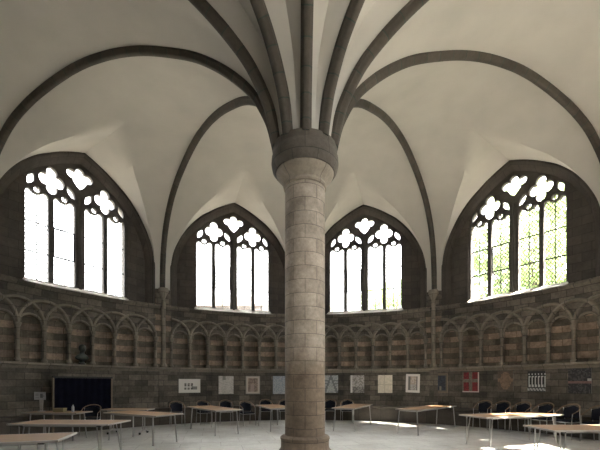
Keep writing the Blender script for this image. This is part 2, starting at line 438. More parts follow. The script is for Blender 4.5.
def bay_wall_bm(door=False):
    bm = bmesh.new()
    hw = .285
    def panel(a0, a1, y0, y1, n, mi):
        rows = [[P(a0 + (a1 - a0) * k / n, y) for k in range(n + 1)] for y in (y0, y1)]
        q0 = len(bm.faces); grid(bm, rows); bm.faces.ensure_lookup_table()
        for f in bm.faces[q0:]: f.material_index = mi
    edge = HALF * RW
    if not door:
        panel(-edge, edge, 0, Y_L, 24, 0)
    else:
        panel(-edge, -.9, 0, Y_L, 8, 0); panel(.9, edge, 0, Y_L, 8, 0)
    panel(-edge, -3.5 * CELL, Y_L, Y_T, 3, 1); panel(3.5 * CELL, edge, Y_L, Y_T, 3, 1)
    for i in range(7):
        c = (i - 3) * CELL; x0, x1 = c - CELL / 2, c + CELL / 2
        y0 = Y_L
        # outline of the niche, from bottom left over the head to bottom right
        n = 14
        out = [(c - hw, y0), (c - hw, (y0 + Y_S) / 2)] + [(c - hw * math.cos(PI * k / n), Y_S + hw * math.sin(PI * k / n)) for k in range(n + 1)] + [(c + hw, (y0 + Y_S) / 2), (c + hw, y0)]
        rect = [(x0, y0), (x0, (y0 + Y_S) / 2)]
        for k in range(n + 1):
            t_ = k / n
            if t_ <= .2: rect.append((x0, Y_S + (Y_T - Y_S) * t_ / .2))
            elif t_ >= .8: rect.append((x1, Y_S + (Y_T - Y_S) * (1 - t_) / .2))
            else: rect.append((x0 + (x1 - x0) * (t_ - .2) / .6, Y_T))
        rect += [(x1, (y0 + Y_S) / 2), (x1, y0)]
        A = [bm.verts.new(P(*q)) for q in out]; B = [bm.verts.new(P(*q)) for q in rect]
        for k in range(len(A) - 1):
            f = bm.faces.new([A[k], A[k+1], B[k+1], B[k]]); f.material_index = 0
        # hollow: rows up the shaft then a quarter-dome head
        dep = .19; rows = []
        m_ = 12
        for y in (y0, (y0 + Y_S) / 2, Y_S):
            rows.append([P(c - hw * math.cos(PI * k / m_), y, dep * math.sin(PI * k / m_) + (.03 if 0 < k < m_ else 0)) for k in range(m_ + 1)])
        for j in range(1, 7):
            e = PI / 2 * j / 6
            rows.append([P(c - hw * math.cos(PI * k / m_) * math.cos(e), Y_S + hw * math.sin(e), dep * math.sin(PI * k / m_) * math.cos(e)) for k in range(m_ + 1)])
        q0 = len(bm.faces); grid(bm, rows); bm.faces.ensure_lookup_table()
        for f in bm.faces[q0:]: f.material_index = 1
    bmesh.ops.remove_doubles(bm, verts=bm.verts, dist=1e-4)
    bmesh.ops.dissolve_degenerate(bm, edges=bm.edges, dist=1e-5)
    bm.normal_update()
    for f in bm.faces:
        c = f.calc_center_median()
        if f.normal.dot(Vector((-c.x, -c.y, 0))) < 0 and abs(f.normal.z) < .9: f.normal_flip()
    # solid backing behind the niches keeps the daylight out
    n0 = len(bm.faces)
    if door:
        ring_sector(bm, [(8.95, -.2), (9.3, -.2), (9.3, Y_T), (8.95, Y_T)], -HALF, -.9 / RW, 6)
        ring_sector(bm, [(8.95, -.2), (9.3, -.2), (9.3, Y_T), (8.95, Y_T)], .9 / RW, HALF, 6)
        ring_sector(bm, [(8.95, 2.08), (9.3, 2.08), (9.3, Y_T), (8.95, Y_T)], -.9 / RW, .9 / RW, 3)
    else:
        ring_sector(bm, [(8.95, -.2), (9.3, -.2), (9.3, Y_T), (8.95, Y_T)], -HALF, HALF, 12)
    return bm

def sweep_relief(bm, pts, prof, uvw=False):
    """band lying on the wall: pts in (arc, height); prof = (across, proud) section"""
    rings = []
    N_ = len(pts)
    for i, (a, y) in enumerate(pts):
        p0, p1 = pts[max(0, i-1)], pts[min(N_-1, i+1)]
        tx, ty = p1[0]-p0[0], p1[1]-p0[1]; l = math.hypot(tx, ty) or 1; nx, ny = -ty / l, tx / l
        rings.append([bm.verts.new(P(a + nx * s, y + ny * s, -pr)) for s, pr in prof])
    for A, B in zip(rings, rings[1:]):
        for k in range(len(prof) - 1): bm.faces.new([A[k], A[k+1], B[k+1], B[k]])
        bm.faces.new([A[-1], A[0], B[0], B[-1]])
    bm.faces.new(rings[0][::-1]); bm.faces.new(rings[-1])

BAND = [(-.055, -.02), (-.055, .05), (-.022, .10), (.022, .10), (.055, .05), (.055, -.02)]
ROLL = [(-.03, -.02), (-.03, .03), (0, .05), (.03, .03), (.03, -.02)]

def colonnette_bm(a):
    bm = bmesh.new()
    x, y, _ = P(a, 0, -.055)
    lathe(bm, [(0, Y_L), (.085, Y_L), (.085, Y_L + .05), (.07, Y_L + .09), (.05, Y_L + .12), (.046, Y_L + .2), (.046, Y_S - .22), (.06, Y_S - .20), (.05, Y_S - .18), (.06, Y_S - .10), (.085, Y_S - .03), (.095, Y_S - .02), (.095, Y_S + .03), (0, Y_S + .03)], 12, cx=x, cy=y)
    return bm

def build_bay(door=False, blind=False):
    w = obj('wall_bay', bay_wall_bm(door), ['wall', 'band'], uv=uv_ring)
    for i in range(8): obj('colonnette', colonnette_bm((i - 3.5) * CELL), 'carved', w, smooth=True, uv=uv_ring)
    for i in range(7):
        bm = bmesh.new(); c = (i - 3) * CELL
        sweep_relief(bm, [(c - .31 * math.cos(PI * k / 16), Y_S + .01 + .31 * math.sin(PI * k / 16)) for k in range(17)], ROLL)
        obj('niche_arch', bm, 'carved', w, smooth=True, uv=uv_ring)
    for i in range(-1, 7):
        bm = bmesh.new(); c = (i - 2.5) * CELL; th0, th1 = 0, PI
        if i == -1: th0 = PI / 2
        if i == 6: th1 = PI / 2
        pts = []
        for k in range(25):
            th = th0 + (th1 - th0) * k / 24
            pts.append((c - math.cos(th) * CELL, Y_S + .03 + .70 * math.sin(th)))
        off = .012 * (i % 2)
        sweep_relief(bm, pts, [(s, p + (off if p > 0 else 0)) for s, p in BAND])
        obj('interlaced_arch', bm, 'carved', w, smooth=True, uv=uv_ring)
    bm = bmesh.new()
    ring_sector(bm, [(8.90, Y_L - .16), (8.53, Y_L - .16), (8.49, Y_L - .08), (8.42, Y_L - .06), (8.42, Y_L), (8.88, Y_L)], -HALF, HALF, 24)
    obj('niche_ledge', bm, 'carved', w, smooth=True, uv=uv_ring)
    bm = bmesh.new()
    ring_sector(bm, [(8.60, Y_T - .22), (8.54, Y_T - .22), (8.50, Y_T - .14), (8.46, Y_T - .10), (8.46, Y_T - .05), (9.3, Y_T - .02), (9.3, Y_T - .22)], -HALF, HALF, 24)
    obj('cornice', bm, 'wall', w, smooth=True, uv=uv_ring)
    # upper wall around the window
    H_OUT = [(-2.78, Y_T), (2.78, Y_T), (2.78, 9.32), (-2.78, 9.32)]
    hole = [] if blind else [OPENING]
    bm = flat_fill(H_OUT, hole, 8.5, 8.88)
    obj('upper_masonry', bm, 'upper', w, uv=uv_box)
    # moulded ring under the edge of the plaster
    bm = bmesh.new()
    full = [(-q[1], q[0]) for q in ARCHF[::-1]] + [(q[1], q[0]) for q in ARCHF[1:]]
    full = [(-2.38, Y_T)] + full + [(2.38, Y_T)]
    prof = [(.02, 8.25), (-.05, 8.25), (-.10, 8.29), (-.12, 8.34), (-.17, 8.38), (-.19, 8.43), (-.24, 8.52), (.02, 8.52)]
    rings = []
    for i, (x, y) in enumerate(full):
        p0, p1 = full[max(0, i-1)], full[min(len(full)-1, i+1)]
        tx, ty = p1[0]-p0[0], p1[1]-p0[1]; l = math.hypot(tx, ty); nx, ny = -ty / l, tx / l
        rings.append([bm.verts.new((x + nx * s, d_, y + ny * s)) for s, d_ in prof])
    for A, B in zip(rings, rings[1:]):
        for k in range(len(prof)): bm.faces.new([A[k], A[(k+1) % len(prof)], B[(k+1) % len(prof)], B[k]])
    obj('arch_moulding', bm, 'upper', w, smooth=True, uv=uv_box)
    return w

# window opening and tracery outlines, x across the bay, second value the height
op = [(1.50, 4.43), (1.50, 6.95), (1.47, 7.25), (1.36, 7.55), (1.16, 7.80), (.88, 8.02), (.5, 8.24), (0, 8.42)]
OPENING = [(x, y) for x, y in op] + [(-x, y) for x, y in op[-2::-1]]
def light_outline(x0, x1):
    c, a = (x0 + x1) / 2, (x1 - x0) / 2
    r = [(a, 4.48), (a, 6.95), (a * .94, 7.01), (a * .8, 7.045), (a * .62, 7.05), (a * .45, 7.02), (.10, 6.985), (0, 6.965)]
    return [(c + x, y) for x, y in r] + [(c - x, y) for x, y in r[-2::-1]]
def eyelet(x0, x1):
    c = (x0 + x1) / 2
    return [(c + .082 * math.sin(2*PI*k/14), 7.085 + .088 * math.cos(2*PI*k/14)) for k in range(14)]
LIGHTS = [(-1.44, -.855), (-.725, -.14), (.14, .725), (.855, 1.44)]
def quatrefoil(cx, cy, sx, sy):
    out = []
    for k in range(48):
        t_ = 2 * PI * k / 48
        dl = (t_ + PI / 4) % (PI / 2) - PI / 4             # angle from the axis of the nearest foil
        lob = .57 * math.cos(dl) + math.sqrt(max(0, .43 ** 2 - (.57 * math.sin(dl)) ** 2))
        out.append((cx + sx * lob * math.sin(t_), cy + sy * lob * math.cos(t_)))
    return out
def leaf_shape(p0, p1, w):
    (x0, y0), (x1, y1) = p0, p1; L_ = math.hypot(x1-x0, y1-y0); ux, uy = (x1-x0) / L_, (y1-y0) / L_
    a = [(x0 + ux * L_ * t_ - uy * w * math.sin(PI * t_), y0 + uy * L_ * t_ + ux * w * math.sin(PI * t_)) for t_ in [k / 8 for k in range(9)]]
    b_ = [(x0 + ux * L_ * t_ + uy * w * math.sin(PI * t_), y0 + uy * L_ * t_ - ux * w * math.sin(PI * t_)) for t_ in [k / 8 for k in range(7, 0, -1)]]
    return a + b_
HOLES = [light_outline(*l) for l in LIGHTS] + [eyelet(*l) for l in LIGHTS]
for s in (-1, 1):
    HOLES.append(quatrefoil(s * .775, 7.50, .33, .39))
    HOLES.append(leaf_shape((s * 1.385, 7.17), (s * 1.22, 7.53), .085))
    HOLES.append(leaf_shape((s * .15, 7.18), (s * .36, 7.53), .085))
# head light: two side lobes, a crown lobe and a long pointed foot
top = []
for cx_, cy_, r_, a0, a1 in ((.255, 7.985, .125, 160, -15), (0, 8.105, .125, 100, -100)):
    for k in range(9):
        t_ = rad(a0 + (a1 - a0) * k / 8); top.append((cx_ + r_ * math.sin(t_), cy_ + r_ * math.cos(t_)))
half = [(0, 7.58), (.10, 7.66), (.19, 7.78), (.2, 7.84)] + [p for p in top[:9]]
crown = top[9:]
HOLES.append(half + [p for p in crown if p[0] > -1.5] + [(-x, y) for x, y in half[::-1][:-1]])

TR_BM = flat_fill([(x * .999, y) for x, y in [(1.53, 4.40)] + [(x + (.03 if x > 0 else 0), y + .0) for x, y in op[1:]] + [(-x - (.03 if x > 0 else 0), y) for x, y in op[-2:0:-1]] + [(-1.53, 4.40)]], HOLES, 8.56, 8.72, bevel=.012)
set_uv(TR_BM, uv_box)

def lattice_bm():
    bm = bmesh.new(); w = .008; sp = .105; y0, y1 = 4.46, 7.02
    for (a, b_) in LIGHTS:
        for sgn in (1, -1):
            k = -40
            for k in range(-30, 60):
                # line  y = sgn*1.35*x + c
                c0 = 4.4 + k * sp * 1.35
                m_ = 1.35 * sgn
                pts = []
                xs = []
                for x in (a, b_): xs.append((x, m_ * (x - a) + c0))
                for y in (y0, y1): xs.append(((y - c0) / m_ + a, y))
                ins = sorted({(round(x, 5), round(y, 5)) for x, y in xs if a - 1e-4 <= x <= b_ + 1e-4 and y0 - 1e-4 <= y <= y1 + 1e-4})
                if len(ins) < 2 or (ins[-1][0] - ins[0][0]) < .01: continue
                (xa, ya), (xb, yb) = ins[0], ins[-1]
                L_ = math.hypot(xb-xa, yb-ya); nx, ny = -(yb-ya) / L_ * w, (xb-xa) / L_ * w
                vs = [bm.verts.new(q) for q in ((xa+nx, 8.655, ya+ny), (xa-nx, 8.655, ya-ny), (xb-nx, 8.655, yb-ny), (xb+nx, 8.655, yb+ny),
                                                (xa+nx, 8.665, ya+ny), (xa-nx, 8.665, ya-ny), (xb-nx, 8.665, yb-ny), (xb+nx, 8.665, yb+ny))]
                for q in ((0,1,2,3), (7,6,5,4), (0,4,5,1), (2,6,7,3)): bm.faces.new([vs[i] for i in q])
    return bm
LATTICE = bpy.data.meshes.new('lead_lattice')
def build_window(n):
    w = empty('window_%d' % n); w['kind'] = 'structure'
    obj('tracery', TR_BM.copy(), 'tracery', w)
    bm = bmesh.new()
    box(bm, -1.50, 1.50, 8.64, 8.645, 4.45, 7.0)
    top_ = [(x, y) for x, y in op[1:]] + [(-x, y) for x, y in op[-2:0:-1]]
    vs = [bm.verts.new((x * .99, 8.642, y - .01)) for x, y in top_]; bm.faces.new(vs)
    obj('leaded_glass', bm, 'glass', w)
    obj('lead_lattice', lattice_bm(), 'lead', w)
    for y in (5.28, 6.13):
        for (a, b_) in LIGHTS:
            bm = bmesh.new(); box(bm, a, b_, 8.625, 8.64, y - .02, y + .02); obj('saddle_bar', bm, 'iron', w)
    for (a, b_) in LIGHTS:
        bm = bmesh.new(); c = (a + b_) / 2; box(bm, c - .014, c + .014, 8.615, 8.624, 4.46, 7.2); obj('stanchion', bm, 'iron', w)
    # central mullion rolls in front of the tracery
    bm = bmesh.new(); tube(bm, [(0, 8.55, 4.43), (0, 8.55, 7.3)], .05, 10); obj('mullion_shaft', bm, 'tracery', w, smooth=True, uv=uv_box)
    bm = bmesh.new()
    vs = [bm.verts.new(p) for p in ((-1.55, 8.40, 4.345), (1.55, 8.40, 4.345), (1.5, 8.58, 4.48), (-1.5, 8.58, 4.48), (-1.55, 8.40, 4.325), (1.55, 8.40, 4.325), (1.5, 8.95, 4.325), (-1.5, 8.95, 4.325), (1.5, 8.95, 4.42), (-1.5, 8.95, 4.42))]
    for q in ((0,1,2,3), (0,4,5,1), (3,2,8,9), (4,7,6,5), (8,6,7,9)): bm.faces.new([vs[i] for i in q])
    obj('window_sill', bm, 'sill', w)
    return w

WALL_NAME = {16.4: 'wall_far_right', 52.4: 'wall_right', 88.4: 'wall_near_right', 124.4: 'wall_behind_right', 160.4: 'wall_entrance',
             196.4: 'wall_behind', 232.4: 'wall_behind_left', 268.4: 'wall_near_left', 304.4: 'wall_left', 340.4: 'wall_far_left'}
bay0 = build_bay(); bay_door = build_bay(True, False); bay_blind = build_bay(False, True)
win0 = build_window(1)
WN = {304.4: 1, 340.4: 2, 16.4: 3, 52.4: 4, 88.4: 5, 124.4: 6, 160.4: 7}  # the window over the door is unseen, added to light the column front
first_b = first_w = first_c = True
for a in CENTRES:
    if a == DOOR_BAY: w = bay_door
    elif a in BLIND:
        w = bay_blind if first_c else copy_tree(bay_blind); first_c = False
    elif first_b: w = bay0; first_b = False
    else: w = copy_tree(bay0)
    w.name = WALL_NAME[a]; w['kind'] = 'structure'
    w.location = (0, D, 0); w.rotation_euler = (0, 0, -rad(a))
    if a not in BLIND:
        if first_w: v = win0; first_w = False
        else: v = copy_tree(win0)
        v.name = 'window_%d' % WN[a]; v['kind'] = 'structure'
        v.location = (0, D, 0); v.rotation_euler = (0, 0, -rad(a))
        if WN[a] in (1, 3):                            # iron casement in the second light
            bm = bmesh.new(); x0, x1 = LIGHTS[1]
            for q in ((x0, x1, 5.26, 5.30), (x0, x1, 6.11, 6.15), (x0, x0 + .035, 5.26, 6.15), (x1 - .035, x1, 5.26, 6.15)):
                box(bm, q[0], q[1], 8.60, 8.625, q[2], q[3])
            obj('casement', bm, 'iron', v)

# pier, corbel and shaft at the ten corners
def pier_tree():
    t_ = empty('trim_1'); t_['kind'] = 'structure'
    bm = bmesh.new()
    for s in (-1, 1): pass
    pts = [(-.31, 8.62), (-.24, 8.53), (-.15, 8.50), (.15, 8.50), (.24, 8.53), (.31, 8.62), (.31, 8.98), (-.31, 8.98)]
    A = [bm.verts.new((x, y, 4.36)) for x, y in pts]; B = [bm.verts.new((x, y, 4.93)) for x, y in pts]
    for k in range(8): bm.faces.new([A[k], A[(k+1) % 8], B[(k+1) % 8], B[k]])
    bm.faces.new(B); bm.faces.new(A[::-1])
    obj('pier_head', bm, 'wall', t_, uv=uv_ring)
    bm = bmesh.new()
    lathe(bm, [(0, 4.50), (.05, 4.50), (.07, 4.56), (.065, 4.60), (.10, 4.68), (.14, 4.76), (.165, 4.80), (.18, 4.84), (.18, 4.94), (.16, 4.97), (0, 4.97)], 16, cx=0, cy=8.50)
    obj('corbel', bm, 'carved', t_, smooth=True, uv=uv_ring)
    bm = bmesh.new()
    lathe(bm, [(0, Y_L), (.13, Y_L), (.13, Y_L + .06), (.10, Y_L + .13), (.08, Y_L + .16), (.075, 4.3), (.09, 4.36), (.075, 4.40), (.06, 4.50), (0, 4.52)], 16, cx=0, cy=8.50)
    obj('wall_shaft', bm, 'carved', t_, smooth=True, uv=uv_ring)
    bm = bmesh.new(); ring_sector(bm, [(8.60, 0), (8.50, 0), (8.50, Y_L - .1), (8.60, Y_L - .1)], -.018, .018, 2)
    obj('pilaster', bm, 'wall', t_, uv=uv_ring)
    return t_
pier0 = pier_tree()
for i in range(10):
    p = pier0 if i == 0 else copy_tree(pier0)
    p.name = 'trim_%d' % (i + 1); p.location = (0, D, 0); p.rotation_euler = (0, 0, -rad(CORNERS[i]))

# stone bench round the foot of the wall, open at the doorway
bm = bmesh.new()
b0, b1 = rad(DOOR_BAY + 8), rad(DOOR_BAY + 360 - 8)
ring_sector(bm, [(8.60, 0), (8.22, 0), (8.22, .50), (8.18, .52), (8.17, .60), (8.60, .60)], b0, b1, 110)
be = obj('trim_11', bm, 'bench', uv=uv_ring); be.location = (0, D, 0); be['kind'] = 'structure'
be['label'] = 'stone bench running round the foot of the wall'

# door in the bay behind the camera
dr = empty('door_1', (0, D, 0), -rad(DOOR_BAY)); dr['kind'] = 'structure'
bm = bmesh.new()
for k in range(6): box(bm, -.9 + .3 * k + .006, -.6 + .3 * k - .006, 8.80, 8.86, 0, 2.1)
obj('door_leaf', bm, 'oak', dr)
for z in (.5, 1.6):
    bm = bmesh.new(); box(bm, -.85, .8, 8.78, 8.80, z, z + .06); obj('strap_hinge', bm, 'iron', dr)
bm = bmesh.new(); tube(bm, [(.6 + .06 * math.sin(2*PI*k/16), 8.77, 1.05 + .06 * math.cos(2*PI*k/16)) for k in range(16)], .01, 6, closed=True); obj('ring_handle', bm, 'iron', dr)

# ------------------------------------------------------------------ the column
col = empty('column', (0, D, 0))
tag(col, 'massive round masonry column rising from the centre of the floor to the vault', 'column')
bm = bmesh.new(); lathe(bm, [(.362, .5), (.362, 2.5), (.361, 4.0), (.36, 5.08)], 56)
obj('shaft', bm, 'column', col, smooth=True, uv=uv_lathe(.36))
bm = bmesh.new(); lathe(bm, [(.355, 4.99), (.385, 5.0), (.393, 5.03), (.38, 5.06), (.375, 5.08), (.385, 5.10), (.415, 5.14), (.465, 5.18), (.51, 5.23), (.525, 5.28)], 56)
c1 = obj('capital', bm, 'capital', col, smooth=True, uv=uv_lathe(.45))
bm = bmesh.new(); lathe(bm, [(.50, 5.265), (.545, 5.27), (.588, 5.33), (.607, 5.43), (.60, 5.53), (.58, 5.59), (.572, 5.62), (.585, 5.67), (.57, 5.73), (.50, 5.76), (0, 5.77)], 56)
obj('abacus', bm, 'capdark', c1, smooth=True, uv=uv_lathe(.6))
bm = bmesh.new(); lathe(bm, [(.35, .57), (.385, .565), (.42, .555), (.445, .53), (.447, .50), (.435, .48), (.435, .40), (.436, .35), (.445, .325), (.47, .295), (.50, .26), (.515, .2)], 56)
b1_ = obj('base', bm, 'column', col, smooth=True, uv=uv_lathe(.43))
bm = bmesh.new(); lathe(bm, [(.515, .22), (.56, .20), (.575, .17), (.56, .12), (.62, .11), (.62, .0)], 56)
obj('plinth', bm, 'column', b1_, smooth=True, uv=uv_lathe(.6))

# ------------------------------------------------------------------ placing helpers: pixel -> place
def ground(u, z): return ((u - CX) / F * z, z)
def on_ring(u, R):                                      # point of the circle of radius R seen in picture column u (far side)
    t_ = (u - CX) / F
    lo, hi = -1.9, 1.9
    f_ = lambda a: R * math.sin(a) / (D + R * math.cos(a)) - t_
    lo, hi = (0, 1.75) if t_ > 0 else (-1.75, 0)
    for _ in range(60):
        mid = (lo + hi) / 2
        if f_(mid) > 0: hi = mid
        else: lo = mid
    return (lo + hi) / 2

# ------------------------------------------------------------------ tables
def leg_bm(top, foot, double):
    bm = bmesh.new(); top = Vector(top); foot = Vector(foot)
    if double:
        off = Vector((.05, 0, 0)) if abs(top.x) > 0 else Vector((0, .05, 0))
        tube(bm, [top + off, foot], .011, 8); tube(bm, [top - off, foot], .011, 8)
        tube(bm, [foot + Vector((0, 0, .001)), foot + Vector((0, 0, .02))], .02, 8)
    else:
        tube(bm, [top, foot], .0165, 10); tube(bm, [foot, foot + Vector((0, 0, .018))], .024, 10)
    return bm

def table(corners, label, double=False, kind='splay', H=.73, group='folding tables'):
    """corners: front-left, front-right, back-right, back-left on plan"""
    c = Vector((sum(p[0] for p in corners) / 4, sum(p[1] for p in corners) / 4))
    fl_, fr_, brr, bl_ = [Vector(p) for p in corners]
    ax = ((fr_ - fl_) + (brr - bl_)) / 2; ay = ((bl_ - fl_) + (brr - fr_)) / 2
    Lx, Ly = ax.length, ay.length
    ang = math.atan2(ax.y, ax.x)
    t_ = empty('table', (c.x, c.y, 0), ang)
    tag(t_, label, 'table', group)
    bm = bmesh.new(); box(bm, -Lx/2 + .02, Lx/2 - .02, -Ly/2 + .02, Ly/2 - .02, H - .025, H); obj('tabletop', bm, 'top_wood', t_)
    bm = bmesh.new()
    for q in ((-Lx/2, Lx/2, -Ly/2, -Ly/2 + .02), (-Lx/2, Lx/2, Ly/2 - .02, Ly/2), (-Lx/2, -Lx/2 + .02, -Ly/2, Ly/2), (Lx/2 - .02, Lx/2, -Ly/2, Ly/2)):
        box(bm, q[0], q[1], q[2], q[3], H - .028, H + .001)
    obj('edge_trim', bm, 'edge', t_)
    ix, iy = min(.22, Lx * .12), .09
    bm = bmesh.new()
    for s in (-1, 1):
        box(bm, -Lx/2 + ix, Lx/2 - ix, s * (Ly/2 - iy) - .012, s * (Ly/2 - iy) + .012, H - .06, H - .026)
        box(bm, s * (Lx/2 - ix) - .012, s * (Lx/2 - ix) + .012, -Ly/2 + iy, Ly/2 - iy, H - .06, H - .026)
    obj('under_frame', bm, 'chrome', t_)
    if kind == 'splay':
        for sx in (-1, 1):
            for sy in (-1, 1):
                x, y = sx * (Lx/2 - ix), sy * (Ly/2 - iy)
                lg = obj('leg', leg_bm((x, y, H - .03), (x + sx * .05, y + sy * .03, 0), double), 'chrome', t_, smooth=True)
                if double:
                    b2 = bmesh.new(); box(b2, x - .035, x + .035, y - sy * .0 - .03, y + .03, H - .055, H - .03); obj('bracket', b2, 'black', lg)
    else:                                              # two T-shaped legs on arched castor feet
        for sx in (-1, 1):
            x = sx * (Lx/2 - .22)
            bm = bmesh.new()
            for dx in (-.03, .03): tube(bm, [(x + dx, 0, H - .03), (x + dx, 0, .13)], .015, 8)
            tube(bm, [(x, -Ly*.45, .06), (x, -Ly*.25, .11), (x, 0, .13), (x, Ly*.25, .11), (x, Ly*.45, .06)], .02, 8)
            lg = obj('leg', bm, 'chrome', t_, smooth=True)
            for sy in (-1, 1):
                b2 = bmesh.new(); tube(b2, [(x - .02, sy * Ly * .45, .03), (x + .02, sy * Ly * .45, .03)], .03, 12); obj('castor', b2, 'black', lg, smooth=True)
    return t_

def rect(cx, cz, L, W, deg):
    a = rad(deg); ux, uy = math.cos(a), math.sin(a); vx, vy = -uy, ux
    return [(cx - ux*L/2 - vx*W/2, cz - uy*L/2 - vy*W/2), (cx + ux*L/2 - vx*W/2, cz + uy*L/2 - vy*W/2),
            (cx + ux*L/2 + vx*W/2, cz + uy*L/2 + vy*W/2), (cx - ux*L/2 + vx*W/2, cz - uy*L/2 + vy*W/2)]
TABLES = [
 (rect(-4.50, 4.98, 2.2, .85, 17), 'nearest left wooden table, cut off by the lower left corner of the photo', True, 'splay'),
 (rect(-4.62, 7.22, 1.94, .84, -2), 'long wooden table parallel to the picture, second from the front on the left', True, 'splay'),
 (rect(-6.62, 9.75, 1.55, .62, -6), 'small dim wooden table carrying the sign stand, in front of the black screen', False, 'splay'),
 ([(-5.28, 9.55), (-3.45, 8.52), (-3.14, 9.28), (-4.94, 10.30)], 'slanting wooden table in mid floor left, its pale end pointing at the column', False, 'splay'),
 (rect(-5.25, 10.8, 1.4, .5, -4), 'narrow wooden table on castored arched feet behind the slanting left table', False, 'arch'),
 ([(-3.86, 12.0), (-2.42, 10.05), (-1.88, 10.70), (-3.25, 12.55)], 'angled wooden table left of the column below the brown framed print', False, 'splay'),
 ([(-1.74, 12.9), (-1.06, 11.05), (-.30, 11.33), (-.98, 13.18)], 'wooden table half hidden by the left side of the column', False, 'splay'),
 ([(.86, 11.35), (1.55, 11.05), (2.42, 13.2), (1.73, 13.5)], 'small looking lozenge of a table just right of the column', False, 'splay'),
 ([(2.75, 10.75), (3.28, 10.25), (5.10, 12.45), (4.57, 12.95)], 'wooden table standing right in front of the sunlit strip of floor', False, 'splay'),
 ([(4.02, 8.12), (6.35, 8.93), (6.08, 9.74), (3.80, 8.93)], 'long wooden table on paired steel rods before the row of chairs on the right', True, 'splay'),
 ([(3.98, 5.90), (6.5, 5.95), (6.5, 6.75), (4.06, 6.70)], 'nearest right wooden table, cut off by the right edge of the photo', True, 'splay'),
]
for c, lab, dbl, kind in TABLES: table(c, lab, dbl, kind)

# ------------------------------------------------------------------ chairs
def make_chair():
    t_ = empty('armchair')
    bm = bmesh.new(); box(bm, -.24, .24, -.24, .22, .42, .47); bevel_all(bm, .02); obj('seat', bm, 'pad', t_, smooth=True)
    # curved padded back, facing -y
    bm = bmesh.new(); rows_f, rows_b = [], []
    for j in range(6):
        z = .50 + .31 * j / 5
        rf_, rb_ = [], []
        for k in range(13):
            th = rad(-62 + 124 * k / 12)
            taper = 1 - .25 * abs(math.sin(th)) * (j / 5)
            zz = .50 + (z - .50) * taper
            rf_.append((.25 * math.sin(th), .03 + .20 * math.cos(th) + .02 * j / 5, zz))
            rb_.append((.285 * math.sin(th), .03 + .235 * math.cos(th) + .02 * j / 5, zz))
        rows_f.append(rf_); rows_b.append(rb_)
    grid(bm, rows_f); grid(bm, rows_b)
    def strip(a, b_):
        for i in range(len(a) - 1):
            bm.faces.new([bm.verts.new(q) for q in (a[i], a[i+1], b_[i+1], b_[i])])
    strip(rows_f[0], rows_b[0]); strip(rows_f[-1], rows_b[-1]); strip([r[0] for r in rows_f], [r[0] for r in rows_b]); strip([r[-1] for r in rows_f], [r[-1] for r in rows_b])
    bmesh.ops.remove_doubles(bm, verts=bm.verts, dist=1e-4)
    obj('backrest', bm, 'pad', t_, smooth=True)
    # horseshoe bentwood rail, high behind and falling to the arms
    pts = [(-.28, -.22, .62), (-.30, -.12, .655), (-.305, 0, .69)] + [(.30 * math.sin(rad(d_)), .04 + .255 * math.cos(rad(d_)), .70 + .15 * max(0, math.cos(rad(d_))) ** .8) for d_ in range(-85, 86, 17)] + [(.305, 0, .69), (.30, -.12, .655), (.28, -.22, .62)]
    bm = bmesh.new(); tube(bm, pts, .015, 8, squash=(1.3, .8)); obj('arm_rail', bm, 'rail', t_, smooth=True)
    for sx in (-1, 1):
        bm = bmesh.new(); tube(bm, [(sx*.28, -.21, .62), (sx*.27, -.23, .45), (sx*.28, -.26, 0)], .0125, 8); obj('leg', bm, 'chrome', t_, smooth=True)
        bm = bmesh.new(); tube(bm, [(sx*.255, .16, .76), (sx*.24, .20, .45), (sx*.25, .27, 0)], .0125, 8); obj('leg', bm, 'chrome', t_, smooth=True)
    bm = bmesh.new()
    for s in (-1, 1): tube(bm, [(s*.265, -.23, .41), (s*.24, .2, .41)], .011, 6)
    tube(bm, [(-.265, -.22, .41), (.265, -.22, .41)], .011, 6); tube(bm, [(-.24, .2, .41), (.24, .2, .41)], .011, 6)
    obj('seat_frame', bm, 'chrome', t_, smooth=True)
    return t_
chair0 = make_chair(); used = [False]
def chair(x, y, face, label, group):
    """face: direction the sitter looks, degrees clockwise from straight ahead (+y)"""
    o = chair0 if not used[0] else copy_tree(chair0); used[0] = True
    o.location = (x, y, 0); o.rotation_euler = (0, 0, rad(180 - face)); o.scale = (.82, .95, 1); tag(o, label, 'chair', group)
    return o
def wall_chair(u, R, label, group, turn=0):
    a = on_ring(u, R); x, y = R * math.sin(a), D + R * math.cos(a)
    return chair(x, y, math.degrees(a) + 180 + turn, label, group)
GR, GL, GM = 'armchairs along the right wall', 'armchairs along the left wall', 'armchairs beside the column'
for u, lab in ((483, 'dark armchair below the red print, leftmost of the right-hand row'),
               (501, 'dark armchair below the dim brown figure print on the right'),
               (521, 'dark armchair just left of the black and white banner, third of the right-hand row'),
               (543, 'dark armchair just right of the black and white banner'),
               (568, 'dark armchair below the left edge of the dark red-striped print'),
               (596, 'dark armchair cut by the right edge, last of the right-hand row')):
    wall_chair(u, 7.8, lab, GR).scale = (.80, .95, 1.09)
for u, lab, R, tn in ((177, 'dark armchair below the white landscape print near the left tables', 7.6, 8),
               (204, 'dark armchair behind the far end of the angled table left of the column', 7.7, -8),
               (226, 'dark armchair with a high dark back below the pale pencil-drawn print', 7.7, 4),
               (266, 'dark armchair under the gap between the brown framed print and the blue-grey print', 7.8, 0),
               (285, 'dark armchair touching the left edge of the column in the picture', 7.75, 6),
               (330, 'dark armchair at the right edge of the column below the hatched grey print', 7.85, 0),
               (347, 'dark armchair behind the table just right of the column', 7.85, 0)):
    wall_chair(u, R, lab, GL if u < 300 else GM, tn)
x, y = ground(247, 12.95); chair(x, y, 150, 'pale-armed armchair turned sideways between the angled table and the column', GL)
